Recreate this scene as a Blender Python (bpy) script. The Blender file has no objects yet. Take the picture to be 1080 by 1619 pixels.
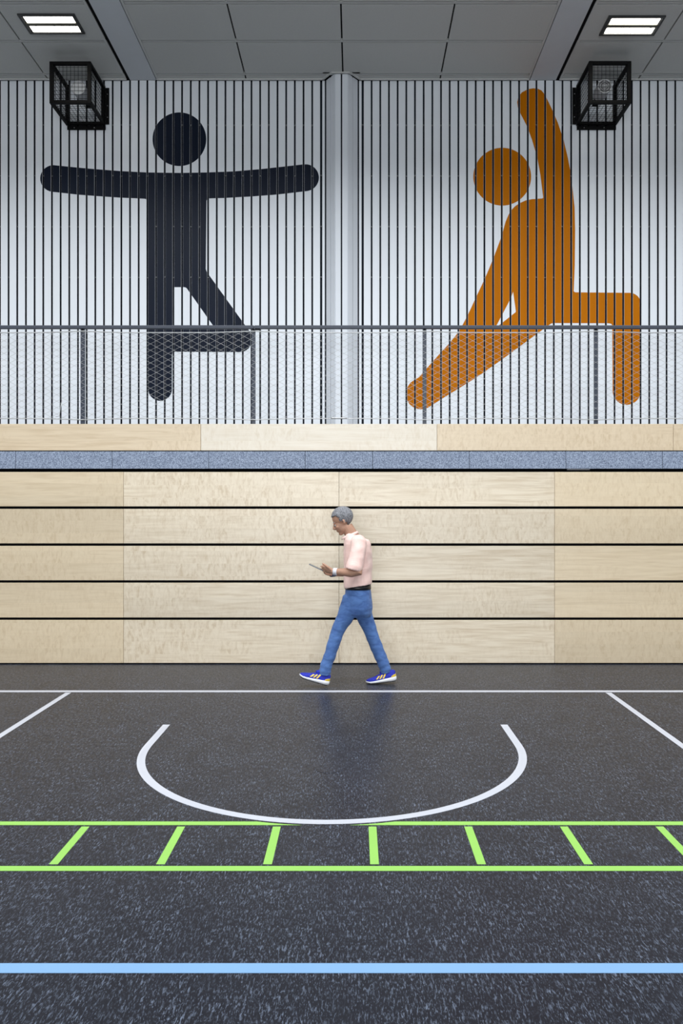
import bpy, bmesh, math, random
from mathutils import Vector, Matrix, Euler
from mathutils.geometry import tessellate_polygon
PI = math.pi
random.seed(7)
SC = bpy.context.scene
COL = SC.collection

# ------------------------------------------------------------------ measurements
F, CX, CY, H = 1185.0, 562.0, 808.0, 1.64        # focal length (px), vanishing point, eye height
D_WALL, D_BOARD, CEIL = 9.40, 8.03, 7.04
XC = -0.155                                       # axis of the court
def P(px, py, d):                                 # point of the photograph at distance d
    return Vector(((px-CX)*d/F, d, H+(CY-py)*d/F))
def X(px, d): return (px-CX)*d/F
def Z(py, d): return H+(CY-py)*d/F

# ------------------------------------------------------------------ camera
cam_data = bpy.data.cameras.new('camera')
cam = bpy.data.objects.new('camera', cam_data); COL.objects.link(cam)
cam.location = (0, 0, H); cam.rotation_euler = (PI/2, 0, 0)
cam_data.sensor_fit = 'AUTO'; cam_data.sensor_width = 36
cam_data.lens = F/1619*36
cam_data.shift_x = (540-CX)/1619; cam_data.shift_y = -(809.5-CY)/1619
cam_data.clip_end = 200
SC.camera = cam

# ------------------------------------------------------------------ world, lights, exposure
w = bpy.data.worlds.new('world'); SC.world = w; w.use_nodes = True
w.node_tree.nodes['Background'].inputs[0].default_value = (0.75, 0.87, 1.0, 1)
w.node_tree.nodes['Background'].inputs[1].default_value = 1.0
SC.view_settings.view_transform = 'Standard'
SC.view_settings.look = 'None'
SC.view_settings.gamma = 1.0
SC.view_settings.use_curve_mapping = False
SC.view_settings.exposure = 0.29

def area(name, loc, rot, sx, sy, power, color, spread=180):
    l = bpy.data.lights.new(name, 'AREA'); l.shape = 'RECTANGLE'; l.size = sx; l.size_y = sy
    l.energy = power; l.color = color; l.spread = math.radians(spread)
    o = bpy.data.objects.new(name, l); COL.objects.link(o); o.location = loc; o.rotation_euler = rot
    return o
# rooflight strips across the hall ceiling (face down), added window light behind the photographer
area('rooflight_lamp', (XC, 4.9, CEIL-0.05), (0, 0, 0), 20, 1.2, 800, (0.92, 0.965, 1.0), 156)
area('rooflight_lamp', (XC, -1.0, CEIL-0.05), (0, 0, 0), 20, 1.6, 420, (0.92, 0.965, 1.0), 170)
area('sheen_fill_lamp', (XC, -11.8, 2.1), (PI/2, 0, 0), 7, 3.2, 940, (0.92, 0.965, 1.0))  # unseen lamp added for the sheen on the wood and wall fill

# ------------------------------------------------------------------ materials
def mat(name, color=(0.5,0.5,0.5), rough=0.5, metal=0.0, spec=0.5, emit=None, estr=0.0, sheen=0.0):
    m = bpy.data.materials.new(name); m.use_nodes = True
    b = m.node_tree.nodes['Principled BSDF']
    b.inputs['Base Color'].default_value = (*color, 1)
    b.inputs['Roughness'].default_value = rough
    b.inputs['Metallic'].default_value = metal
    b.inputs['Specular IOR Level'].default_value = spec
    if sheen: b.inputs['Sheen Weight'].default_value = sheen
    if emit:
        b.inputs['Emission Color'].default_value = (*emit, 1)
        b.inputs['Emission Strength'].default_value = estr
    return m
class NT:
    def __init__(s, m): s.t = m.node_tree; s.n = s.t.nodes; s.b = s.n['Principled BSDF']
    def add(s, kind, **kw):
        n = s.n.new(kind)
        for k, v in kw.items(): setattr(n, k, v)
        return n
    def link(s, a, b): s.t.links.new(a, b)
    def coords(s, scale=(1,1,1), kind='Object', rnd=0.0):
        tc = s.add('ShaderNodeTexCoord'); mp = s.add('ShaderNodeMapping')
        mp.inputs['Scale'].default_value = scale
        s.link(tc.outputs[kind], mp.inputs['Vector'])
        if rnd:
            oi = s.add('ShaderNodeObjectInfo')
            m = s.add('ShaderNodeMath', operation='MULTIPLY'); m.inputs[1].default_value = rnd
            s.link(oi.outputs['Random'], m.inputs[0])
            cb = s.add('ShaderNodeCombineXYZ')
            for i in range(3): s.link(m.outputs[0], cb.inputs[i])
            s.link(cb.outputs[0], mp.inputs['Location'])
        return mp.outputs[0]
    def noise(s, vec, scale, detail=2, rough=0.5, dist=0.0):
        n = s.add('ShaderNodeTexNoise'); n.inputs['Scale'].default_value = scale
        n.inputs['Detail'].default_value = detail; n.inputs['Roughness'].default_value = rough
        n.inputs['Distortion'].default_value = dist
        s.link(vec, n.inputs['Vector']); return n.outputs['Fac']
    def ramp(s, fac, stops):
        r = s.add('ShaderNodeValToRGB'); e = r.color_ramp.elements
        while len(e) < len(stops): e.new(0.5)
        for i, (p, c) in enumerate(stops):
            e[i].position = p; e[i].color = (*c, 1) if len(c) == 3 else c
        s.link(fac, r.inputs['Fac']); return r.outputs['Color']
    def mix(s, fac, a, b, mode='MIX'):
        m = s.add('ShaderNodeMix', data_type='RGBA', blend_type=mode)
        for v, i in ((fac, 0), (a, 6), (b, 7)):
            if hasattr(v, 'links') or hasattr(v, 'is_linked'): s.link(v, m.inputs[i])
            else: m.inputs[i].default_value = v if i == 0 else (*v, 1)
        return m.outputs[2]
    def bump(s, h, strength=0.2, dist=0.002):
        b = s.add('ShaderNodeBump'); b.inputs['Strength'].default_value = strength
        b.inputs['Distance'].default_value = dist
        s.link(h, b.inputs['Height']); s.link(b.outputs['Normal'], s.b.inputs['Normal'])

def floor_material():
    m = mat('speckled_rubber_floor', rough=0.36, spec=0.17); t = NT(m)
    g = (lambda v: (v, v, v))
    a = t.ramp(t.noise(t.coords((120, 24, 1)), 1.0, 3, 0.65, 0.4), [(0.54, g(0)), (0.70, g(1))])
    b = t.ramp(t.noise(t.coords((230, 60, 1)), 1.0, 2, 0.6, 0.3), [(0.57, g(0)), (0.70, g(1))])
    cl = t.ramp(t.noise(t.coords((7, 3.5, 1)), 1.0, 3, 0.6), [(0.3, g(0.35)), (0.7, g(1))])
    s = t.mix(1.0, a, b, 'ADD'); s = t.mix(1.0, s, cl, 'MULTIPLY')
    base = t.mix(t.noise(t.coords((2, 2, 1)), 1.0, 3), (0.008, 0.0088, 0.014), (0.0135, 0.0145, 0.0215))
    c = t.mix(s, base, (0.150, 0.180, 0.245))
    t.link(c, t.b.inputs['Base Color'])
    r = t.ramp(t.noise(t.coords((60, 20, 1)), 1.0, 3), [(0.3, g(0.29)), (0.7, g(0.40))])
    t.link(r, t.b.inputs['Roughness'])
    t.bump(t.noise(t.coords((160, 60, 1)), 1.0, 2), 0.10, 0.001)
    return m
def wood_material(name, light, dark, fig=1.0, rough=0.44):
    m = mat(name, rough=rough, spec=1.0); t = NT(m)
    g = (lambda v: (v, v, v))
    # staves: each horizontal band of the board shifts the figure sideways
    tc = t.add('ShaderNodeTexCoord'); sp = t.add('ShaderNodeSeparateXYZ'); t.link(tc.outputs['Object'], sp.inputs[0])
    oi = t.add('ShaderNodeObjectInfo')
    def M(op, a, b=None):
        n = t.add('ShaderNodeMath', operation=op)
        for i, v in enumerate((a, b)):
            if v is None: continue
            if isinstance(v, (int, float)): n.inputs[i].default_value = v
            else: t.link(v, n.inputs[i])
        return n.outputs[0]
    st = M('FLOOR', M('ADD', M('DIVIDE', sp.outputs[2], 0.135), M('MULTIPLY', oi.outputs['Random'], 7.3)))
    off = M('ADD', M('MULTIPLY', M('SINE', M('MULTIPLY', st, 91.7)), 0.23), M('MULTIPLY', oi.outputs['Random'], 53.0))
    cb = t.add('ShaderNodeCombineXYZ')
    t.link(M('ADD', sp.outputs[0], off), cb.inputs[0]); t.link(oi.outputs['Random'], cb.inputs[1]); t.link(sp.outputs[2], cb.inputs[2])
    def sc(x, y, z):
        mp = t.add('ShaderNodeMapping'); mp.inputs['Scale'].default_value = (x, y, z)
        t.link(cb.outputs[0], mp.inputs['Vector']); return mp.outputs[0]
    grain = t.noise(sc(2.2, 1, 34), 1.0, 4, 0.6, 0.5)
    curl = t.noise(sc(26, 1, 9), 1.0, 4, 0.66, 0.9)
    where = t.ramp(t.noise(sc(0.75, 1, 0.4), 1.0, 1), [(0.42, g(0)), (0.54, g(1))])
    cg = t.ramp(curl, [(0.34, g(0)), (0.47, g(0.65)), (0.62, g(1))])
    gg = t.ramp(grain, [(0.30, g(0.15)), (0.60, g(1))])
    k = t.mix(where, gg, cg)
    k = t.mix(0.20, k, gg)
    c = t.mix(k, dark, light)
    # slow tone differences from stave to stave and board to board
    tone = M('ADD', M('MULTIPLY', M('SINE', M('MULTIPLY', st, 37.1)), 0.065), M('ADD', M('MULTIPLY', oi.outputs['Random'], 0.07), 0.93))
    tb = t.add('ShaderNodeCombineXYZ')
    for i in range(3): t.link(tone, tb.inputs[i])
    c = t.mix(1.0, c, tb.outputs[0], 'MULTIPLY')
    t.link(c, t.b.inputs['Base Color'])
    t.bump(curl, 0.10, 0.0015)
    return m
def carpet_material():
    m = mat('blue_grey_felt', rough=0.95, spec=0.1); t = NT(m)
    n = t.noise(t.coords((1, 1, 1)), 95, 3, 0.75); n2 = t.noise(t.coords((1, 1, 1)), 240, 2, 0.8)
    c = t.ramp(n, [(0.40, (0.06, 0.075, 0.12)), (0.5, (0.20, 0.245, 0.34)), (0.60, (0.44, 0.50, 0.62))])
    c2 = t.ramp(n2, [(0.40, (0.07, 0.09, 0.14)), (0.60, (0.44, 0.50, 0.62))])
    t.link(t.mix(0.45, c, c2), t.b.inputs['Base Color']); t.bump(n2, 0.4, 0.003)
    return m
def grainy(name, color, rough, amount=0.05, scale=(6, 6, 1.0), spec=0.5, metal=0.0, bump=0.0, nscale=1.0):
    m = mat(name, color, rough, metal, spec); t = NT(m)
    n = t.noise(t.coords(scale), nscale, 3)
    lo = tuple(max(0, v*(1-amount)) for v in color); hi = tuple(min(1, v*(1+amount)) for v in color)
    t.link(t.ramp(n, [(0.35, lo), (0.65, hi)]), t.b.inputs['Base Color'])
    if bump: t.bump(n, bump, 0.002)
    return m
def cloth(name, color, dark, scale, rough=0.85, bump=0.5, sheen=0.2, stretch=(1,1,1.6)):
    m = mat(name, color, rough, 0, 0.2, sheen=sheen); t = NT(m)
    n = t.noise(t.coords(stretch), scale, 4, 0.6, 0.8)
    w_ = t.noise(t.coords((1,1,1)), 400, 1)
    c = t.ramp(n, [(0.3, dark), (0.62, color)])
    t.link(t.mix(0.12, c, t.ramp(w_, [(0.4, dark), (0.6, color)])), t.b.inputs['Base Color'])
    t.bump(n, bump, 0.012)
    return m

M_floor = floor_material()
M_wood = wood_material('birch_board', (0.695, 0.565, 0.390), (0.575, 0.44, 0.280))
M_wood_sheen = wood_material('birch_board_sheen_tint', (0.725, 0.618, 0.468), (0.53, 0.405, 0.262))  # middle columns: veneer tone plus centre sheen painted into the colour
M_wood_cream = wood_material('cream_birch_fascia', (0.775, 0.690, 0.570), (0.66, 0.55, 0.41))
M_wood_top = wood_material('birch_fascia', (0.675, 0.540, 0.375), (0.54, 0.405, 0.255))
M_carpet = carpet_material()
M_black = grainy('black_void', (0.006, 0.006, 0.007), 0.85, 0.1, spec=0.1)
M_slat = grainy('white_slat_paint', (0.80, 0.825, 0.865), 0.42, 0.012, (9, 9, 0.6))
M_colslat = grainy('column_slat_paint', (0.74, 0.765, 0.81), 0.45, 0.012, (9, 9, 0.6))
M_navy = grainy('navy_figure_paint', (0.0065, 0.0105, 0.0230), 0.36, 0.06, (14, 14, 0.8), spec=0.12)
M_orange = grainy('orange_figure_paint', (0.50, 0.150, 0.0005), 0.45, 0.04, (14, 14, 0.8), spec=0.06)
M_backing = grainy('dark_slat_backing', (0.018, 0.022, 0.033), 0.8, 0.2, (2, 2, 2), spec=0.2)
M_clip = mat('slat_clip_metal', (0.20, 0.20, 0.21), 0.5, 0.3)
M_ceil = grainy('grey_ceiling_panel', (0.585, 0.585, 0.565), 0.6, 0.012, (40, 40, 1), spec=0.3)
M_ceilT = grainy('grey_ceiling_profile', (0.565, 0.565, 0.55), 0.5, 0.02, (5, 5, 1))
M_strip = grainy('pale_ceiling_strip', (0.62, 0.64, 0.67), 0.55, 0.012, (5, 5, 1))
M_void = mat('ceiling_joint_shadow_gap', (0.012, 0.012, 0.013), 0.9, 0, 0.1)
M_plaster = grainy('white_hall_wall', (0.42, 0.43, 0.44), 0.7, 0.03, (1, 1, 1))
M_rail = grainy('slate_powder_coat', (0.040, 0.047, 0.066), 0.42, 0.06, (8, 8, 8))
M_cable = mat('stainless_cable', (0.52, 0.52, 0.52), 0.38, 0.7)
M_cage = grainy('black_powder_coat', (0.002, 0.002, 0.0024), 0.55, 0.15, (8, 8, 8), spec=0.12)
M_wire = mat('black_wire', (0.006, 0.006, 0.007), 0.55, 0.2, 0.3)
M_spk = grainy('pale_grey_plastic', (0.50, 0.51, 0.53), 0.5, 0.03)
M_spkd = mat('grey_grille', (0.12, 0.12, 0.13), 0.6)
M_screw = mat('zinc_screw', (0.55, 0.55, 0.56), 0.35, 0.9)
M_line_w = grainy('white_line_tape', (0.50, 0.515, 0.57), 0.42, 0.02, (3, 3, 3))
M_line_g = grainy('lime_line_tape', (0.27, 0.55, 0.10), 0.42, 0.02, (3, 3, 3))
M_line_b = grainy('light_blue_line_tape', (0.19, 0.36, 0.60), 0.42, 0.02, (3, 3, 3))
M_cap = grainy('dark_floor_cap', (0.024, 0.024, 0.028), 0.42, 0.2, (60, 60, 1))
M_lamp = mat('lamp_diffuser', (0.9, 0.9, 0.88), 0.5, emit=(1.0, 0.97, 0.88), estr=9.0)
M_lampfr = mat('dark_lamp_rim', (0.05, 0.05, 0.05), 0.4, 0.3)
M_louvre = mat('lamp_centre_bar', (0.10, 0.095, 0.07), 0.4, 0.4)
M_skin = grainy('skin', (0.44, 0.245, 0.165), 0.55, 0.08, (20, 20, 20), spec=0.35)
M_hair = grainy('short_grey_hair', (0.20, 0.20, 0.215), 0.65, 0.5, (160, 90, 60), spec=0.3, bump=0.6)
M_shirt = cloth('pink_cotton', (0.88, 0.635, 0.575), (0.80, 0.53, 0.47), 7, bump=0.45)
M_jeans = cloth('blue_denim', (0.105, 0.210, 0.48), (0.05, 0.105, 0.29), 9, bump=0.35, sheen=0.1, stretch=(1,1,2.4))
M_belt = mat('black_leather', (0.008, 0.008, 0.009), 0.4)
M_shoe = grainy('royal_blue_knit', (0.012, 0.022, 0.38), 0.75, 0.2, (80, 80, 80))
M_sole = mat('white_foam_sole', (0.78, 0.78, 0.80), 0.6)
M_yellow = mat('yellow_shoe_trim', (0.80, 0.56, 0.07), 0.5)
M_outsole = mat('black_outsole', (0.015, 0.015, 0.018), 0.7)
M_phone = mat('grey_phone', (0.16, 0.18, 0.21), 0.25, 0.3)
M_screen = mat('phone_glass', (0.02, 0.022, 0.026), 0.08)
M_band_w = mat('white_wristband', (0.72, 0.70, 0.74), 0.6)
M_band_d = mat('slate_watch_strap', (0.07, 0.08, 0.13), 0.5)
M_white = mat('eye_white', (0.42, 0.38, 0.36), 0.3)
M_dark = mat('iris_dark', (0.02, 0.015, 0.01), 0.3)
M_winfr = mat('added_window_frame', (0.7, 0.7, 0.7), 0.5)
M_glass = mat('added_glow_pane', (0.8, 0.85, 0.9), 0.2, emit=(0.8, 0.9, 1.0), estr=1.0)  # glowing pane of the added rear window

# ------------------------------------------------------------------ mesh helpers
def box(bm, lo, hi, mi=0):
    x0, y0, z0 = lo; x1, y1, z1 = hi
    v = [bm.verts.new(p) for p in ((x0,y0,z0),(x1,y0,z0),(x1,y1,z0),(x0,y1,z0),(x0,y0,z1),(x1,y0,z1),(x1,y1,z1),(x0,y1,z1))]
    for q in ((0,3,2,1),(4,5,6,7),(0,1,5,4),(1,2,6,5),(2,3,7,6),(3,0,4,7)):
        f = bm.faces.new([v[i] for i in q]); f.material_index = mi
    return v
def prism(bm, pts, z0, z1, mi=0):                 # vertical prism over a convex plan outline
    a = [bm.verts.new((x, y, z0)) for x, y in pts]; b = [bm.verts.new((x, y, z1)) for x, y in pts]
    n = len(pts)
    fs = [bm.faces.new(a[::-1]), bm.faces.new(b)]
    for i in range(n): fs.append(bm.faces.new((a[i], a[(i+1)%n], b[(i+1)%n], b[i])))
    for f in fs: f.material_index = mi
def rings(bm, rs, mi=0, smooth=True):             # loft through rings of points, capped
    vs = [[bm.verts.new(p) for p in r] for r in rs]; n = len(vs[0])
    fs = []
    for a, b in zip(vs, vs[1:]):
        for i in range(n): fs.append(bm.faces.new((a[i], a[(i+1)%n], b[(i+1)%n], b[i])))
    fs.append(bm.faces.new(vs[0][::-1])); fs.append(bm.faces.new(vs[-1]))
    for f in fs: f.material_index = mi; f.smooth = smooth
def tube(bm, pts, rad, n=12, mi=0, flat=None, round_ends=False):
    pts = [Vector(p) for p in pts]
    if not hasattr(rad, '__len__'): rad = [rad]*len(pts)
    if round_ends:
        d0 = (pts[0]-pts[1]).normalized(); d1 = (pts[-1]-pts[-2]).normalized()
        r0, r1 = rad[0], rad[-1]
        pts = [pts[0]+d0*r0*0.95, pts[0]+d0*r0*0.6] + pts + [pts[-1]+d1*r1*0.6, pts[-1]+d1*r1*0.95]
        rad = [r0*0.3, r0*0.8] + list(rad) + [r1*0.8, r1*0.3]
    up = None; rs = []
    for i, p in enumerate(pts):
        t = (pts[min(i+1, len(pts)-1)]-pts[max(i-1, 0)]).normalized()
        if up is None:
            up = Vector((0, 1, 0)) if abs(t.y) < 0.8 else Vector((0, 0, 1))
            if flat is not None: up = Vector(flat[0])
        u = (up-t*up.dot(t)).normalized(); up = u; v = t.cross(u)
        ra = rad[i]; rb = ra*(flat[1] if flat else 1)
        rs.append([p+u*math.cos(2*PI*k/n)*rb+v*math.sin(2*PI*k/n)*ra for k in range(n)])
    rings(bm, rs, mi)
def ball(bm, c, r, axes=None, nu=14, nv=10, mi=0):
    c = Vector(c); r = r if hasattr(r, '__len__') else (r, r, r)
    A = axes or (Vector((1,0,0)), Vector((0,1,0)), Vector((0,0,1)))
    rs = []
    for j in range(nv+1):
        th = PI*(0.02+0.96*j/nv)
        rs.append([c+A[0]*r[0]*math.sin(th)*math.cos(2*PI*i/nu)+A[1]*r[1]*math.sin(th)*math.sin(2*PI*i/nu)-A[2]*r[2]*math.cos(th) for i in range(nu)])
    rings(bm, rs, mi)
def link(name, bm, mats, parent=None, smooth=False, recalc=True):
    if recalc: bmesh.ops.recalc_face_normals(bm, faces=bm.faces)
    me = bpy.data.meshes.new(name); 
    if smooth:
        for f in bm.faces: f.smooth = True
    bm.to_mesh(me); bm.free()
    for m in (mats if isinstance(mats, (list, tuple)) else [mats]): me.materials.append(m)
    o = bpy.data.objects.new(name, me); COL.objects.link(o)
    if parent is not None:
        o.parent = parent
        o.matrix_parent_inverse = Matrix.Translation(-parent.location) if parent.type == 'EMPTY' else Matrix.Identity(4)
    return o
def bevel(o, w=0.002, seg=2):
    m = o.modifiers.new('bevel', 'BEVEL'); m.width = w; m.segments = seg; m.limit_method = 'ANGLE'; return o
def empty(name, loc=(0,0,0)):
    o = bpy.data.objects.new(name, None); COL.objects.link(o); o.location = loc; o.empty_display_size = 0.1; return o
def tag(o, label=None, cat=None, group=None, kind=None):
    if label: o['label'] = label
    if cat: o['category'] = cat
    if group: o['group'] = group
    if kind: o['kind'] = kind
    return o
def dark_sides(o, mi=1):
    for p in o.data.polygons:
        if abs(p.normal.x) > 0.8: p.material_index = mi
    return o
def struct(name, bm, m):
    return tag(link(name, bm, m), kind='structure')

# ================================================================== THE SETTING
XL, XR, YB = -13.0, 13.0, -12.0
bm = bmesh.new(); box(bm, (XL, YB, -0.1), (XR, D_WALL+0.35, 0)); struct('floor', bm, M_floor)
# side walls and the wall behind the photographer, with a window added for the sheen
bm = bmesh.new(); box(bm, (XL-0.2, YB, 0), (XL, D_WALL+0.35, CEIL)); struct('wall_left', bm, M_plaster)
bm = bmesh.new(); box(bm, (XR, YB, 0), (XR+0.2, D_WALL+0.35, CEIL)); struct('wall_right', bm, M_plaster)
bm = bmesh.new()
wx0, wx1, wz0, wz1 = XC-3.6, XC+3.6, 0.5, 3.9
box(bm, (XL, YB-0.25, 0), (wx0, YB, CEIL)); box(bm, (wx1, YB-0.25, 0), (XR, YB, CEIL))
box(bm, (wx0, YB-0.25, 0), (wx1, YB, wz0)); box(bm, (wx0, YB-0.25, wz1), (wx1, YB, CEIL))
struct('wall_front', bm, M_plaster)
bm = bmesh.new()
for k in range(7):
    x = wx0+(wx1-wx0)*k/6; box(bm, (x-0.03, YB-0.12, wz0), (x+0.03, YB-0.04, wz1))
for z in (wz0, wz1-0.06): box(bm, (wx0, YB-0.12, z), (wx1, YB-0.04, z+0.06))
wf = struct('added_window_1', bm, M_winfr)
bm = bmesh.new(); box(bm, (wx0, YB-0.10, wz0), (wx1, YB-0.09, wz1)); link('pane', bm, M_glass, wf)

# ---- slatted rear wall
PITCH, GAP = 13.72*D_WALL/F, 0.0215
slats = []                                        # (x0, x1, tilt)
g0 = X(370.2, D_WALL)                             # centre of one gap left of the column
k = 0
left_edges = []
for k in range(-70, 11):
    a = g0+k*PITCH+GAP/2; b = g0+(k+1)*PITCH-GAP/2
    if k <= 9: slats.append([a, b])
slats.append([X(509.6, D_WALL), X(513.6, D_WALL)])
slats.append([X(567.8, D_WALL), X(571.8, D_WALL)])
g1 = X(573.9, D_WALL)
for k in range(0, 75): slats.append([g1+k*PITCH+GAP/2, g1+(k+1)*PITCH-GAP/2])
slats = [s for s in slats if s[1] > -8.2 and s[0] < 8.2]
for s in slats: s.append(random.uniform(-1, 1)*0.010)
def slat_y(x, s): return D_WALL + s[2]*(x-(s[0]+s[1])/2)
bm = bmesh.new()
ZB = 2.45
for s in slats:
    x0, x1 = s[0], s[1]; c = 0.0018
    pts = [(x0, D_WALL+0.022), (x0, slat_y(x0, s)+c), (x0+c, slat_y(x0+c, s)), (x1-c, slat_y(x1-c, s)), (x1, slat_y(x1, s)+c), (x1, D_WALL+0.022)]
    prism(bm, pts, ZB, CEIL)
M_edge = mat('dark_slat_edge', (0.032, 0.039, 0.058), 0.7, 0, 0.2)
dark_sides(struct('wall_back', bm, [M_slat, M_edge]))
bm = bmesh.new(); box(bm, (XL, D_WALL+0.05, 0), (XR, D_WALL+0.35, CEIL+0.1))
bd = struct('wall_backing', bm, M_backing)
bd.name = 'wall_rear_backing'
# small metal clips visible in the joints between slats
bm = bmesh.new()
gaps = []
ss = sorted(slats, key=lambda s: s[0])
for a, b in zip(ss, ss[1:]):
    if b[0]-a[1] < 0.05: gaps.append((a[1], b[0]))
for x0, x1 in gaps:
    for z in [Z(196, D_WALL)-i*0.6385 for i in range(6)]:
        z += random.uniform(-0.004, 0.004)
        if random.random() < 0.75: box(bm, (x0-0.001, D_WALL+0.022, z-0.004), (x1+0.001, D_WALL+0.05, z+0.004))
struct('trim_1', bm, M_clip)

# ---- slatted column in front of the wall
cxl, cxr = X(515.5, D_WALL), X(566.0, D_WALL); fy = D_WALL-0.15
fl, fr = X(530.0, fy), X(550.0, fy)
fm = (fl+fr)/2
bm = bmesh.new()
def facet(p, q, a, b, th=0.018, mi=0):            # slat along the plan segment p-q between fractions a..b
    p = Vector(p); q = Vector(q); d = q-p; n = Vector((d.y, -d.x)).normalized()
    if n.y > 0: n = -n
    A = p+d*a; B = p+d*b
    prism(bm, [(A.x, A.y), (B.x, B.y), (B.x-n.x*th, B.y-n.y*th), (A.x-n.x*th, A.y-n.y*th)], ZB, CEIL, mi)
facet((cxl, D_WALL), (fl, fy), 0.03, 0.46); facet((cxl, D_WALL), (fl, fy), 0.54, 0.95)
facet((fl, fy), (fm, fy), 0.05, 0.88); facet((fm, fy), (fr, fy), 0.12, 0.95)
facet((fr, fy), (cxr, D_WALL), 0.05, 0.46); facet((fr, fy), (cxr, D_WALL), 0.54, 0.97)
core = [(cxl+0.02, D_WALL+0.05), (cxl+0.02, D_WALL-0.0), (fl+0.012, fy+0.02), (fr-0.012, fy+0.02), (cxr-0.02, D_WALL), (cxr-0.02, D_WALL+0.05)]
prism(bm, core, ZB, CEIL, 1)
tag(link('column', bm, [M_colslat, M_backing]), kind='structure')

# ---- ceiling
bm = bmesh.new()
box(bm, (XL, YB, CEIL+0.03), (XR, D_WALL+0.1, CEIL+0.13), 1)       # dark deck above the joints
rows = [CEIL-H]
y_rows = [(CEIL-H)*F/(CY-v) for v in (118.0, 65.5, 4.8)]            # joints across the depth
dr = (y_rows[0]-y_rows[2])/2
edges_y = [D_WALL-0.025, y_rows[0]] + [y_rows[0]-dr*i for i in range(1, 8)]
TW = 153.0*D_WALL/F
xl_f, xr_f = XC-2.33, XC+2.33                                        # middle field
def field(xs, side):
    J, T = 0.009, 0.024
    for i in range(len(edges_y)-1):
        ya, yb = edges_y[i+1], edges_y[i]
        y0 = ya+T; y1 = yb-(T if i else 0.0)
        for a, b in zip(xs, xs[1:]):
            if i == 0 and a < XC+0.3 and b > XC-0.3:                  # tiles cut round the column
                continue
            box(bm, (a+J, y0, CEIL), (b-J, y1, CEIL+0.03), 0)
        # recessed cross profile
        box(bm, (xs[0]+0.03, ya-T+0.011, CEIL+0.001), (xs[-1]-0.03, ya+T-0.011, CEIL+0.03), 2)
mid = [xl_f, XC-TW, XC, XC+TW, xr_f]
field(mid, 0)
# cut tiles and rim round the column
y0, y1 = edges_y[1]+0.024, D_WALL-0.025
nl, nr, nlf, nrf, ny = X(514, D_WALL)-0.02, X(566.5, D_WALL)+0.02, X(526, 9.32)-0.01, X(552, 9.32)+0.01, fy-0.025
def poly_tile(pts, mi=0):
    prism(bm, pts, CEIL, CEIL+0.03, mi)
poly_tile([(XC-TW+0.009, y0), (nl, y0), (nl, y1), (XC-TW+0.009, y1)]); poly_tile([(nl, min(y0, ny)), (nlf, min(y0, ny)), (nlf, ny+0.001), (nl, y1)])
poly_tile([(nr, y0), (XC+TW-0.009, y0), (XC+TW-0.009, y1), (nr, y1)]); poly_tile([(nrf, min(y0, ny)), (nr, min(y0, ny)), (nr, y1), (nrf, ny+0.001)])
if ny > y0: poly_tile([(nlf, y0), (nrf, y0), (nrf, ny), (nlf, ny)])
SG, SW = 0.04, 0.325
lstrip = (xl_f-0.012-SW, xl_f-0.012); rstrip = (xr_f+0.012, xr_f+0.012+SW)
for a, b in (lstrip, rstrip): box(bm, (a, 3.0, CEIL-0.0), (b, D_WALL-0.005, CEIL+0.03), 3)
lo, ro = lstrip[0]-SG, rstrip[1]+SG
field([lo-0.985-TW*i for i in range(4, -1, -1)]+[lo], 1)
field([ro]+[ro+0.985+TW*i for i in range(0, 5)], 2)
box(bm, (XL, YB, CEIL), (XR, edges_y[-1]-0.02, CEIL+0.03), 0)
box(bm, (XL, edges_y[-1], CEIL), (lo-0.985-TW*4, D_WALL, CEIL+0.03), 0)
box(bm, (ro+0.985+TW*4, edges_y[-1], CEIL), (XR, D_WALL, CEIL+0.03), 0)
tag(link('ceiling', bm, [M_ceil, M_void, M_ceilT, M_strip]), kind='structure')
# bright angle trim where ceiling meets slats
bm = bmesh.new()
def tr(a, b):
    a = Vector((a[0], a[1])); b = Vector((b[0], b[1])); d = (b-a).normalized(); n = Vector((d.y, -d.x))
    if n.y > 0: n = -n
    prism(bm, [tuple(a), tuple(b), tuple(b+n*0.022), tuple(a+n*0.022)], CEIL-0.012, CEIL+0.001)
yt = D_WALL-0.022
for seg in ([(-8, yt), (lo, yt)], [(xl_f, yt), (nl, yt)], [(nl, yt), (nlf, ny+0.01)], [(nlf, ny+0.01), (nrf, ny+0.01)], [(nrf, ny+0.01), (nr, yt)], [(nr, yt), (xr_f, yt)], [(ro, yt), (8, yt)]):
    tr(*seg)
struct('trim_2', bm, M_ceilT)
# raised side rims of the ceiling fields
bm = bmesh.new()
for x in (xl_f+0.012, xr_f-0.012, lo-0.012, ro+0.012): box(bm, (x-0.014, 3.0, CEIL-0.004), (x+0.014, D_WALL-0.024, CEIL+0.002))
struct('trim_3', bm, M_ceilT)

# ---- gallery floor slab
bm = bmesh.new(); box(bm, (-8.2, D_BOARD+0.05, 2.33), (8.2, D_WALL+0.05, 2.50)); struct('floor_gallery', bm, M_black)

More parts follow.
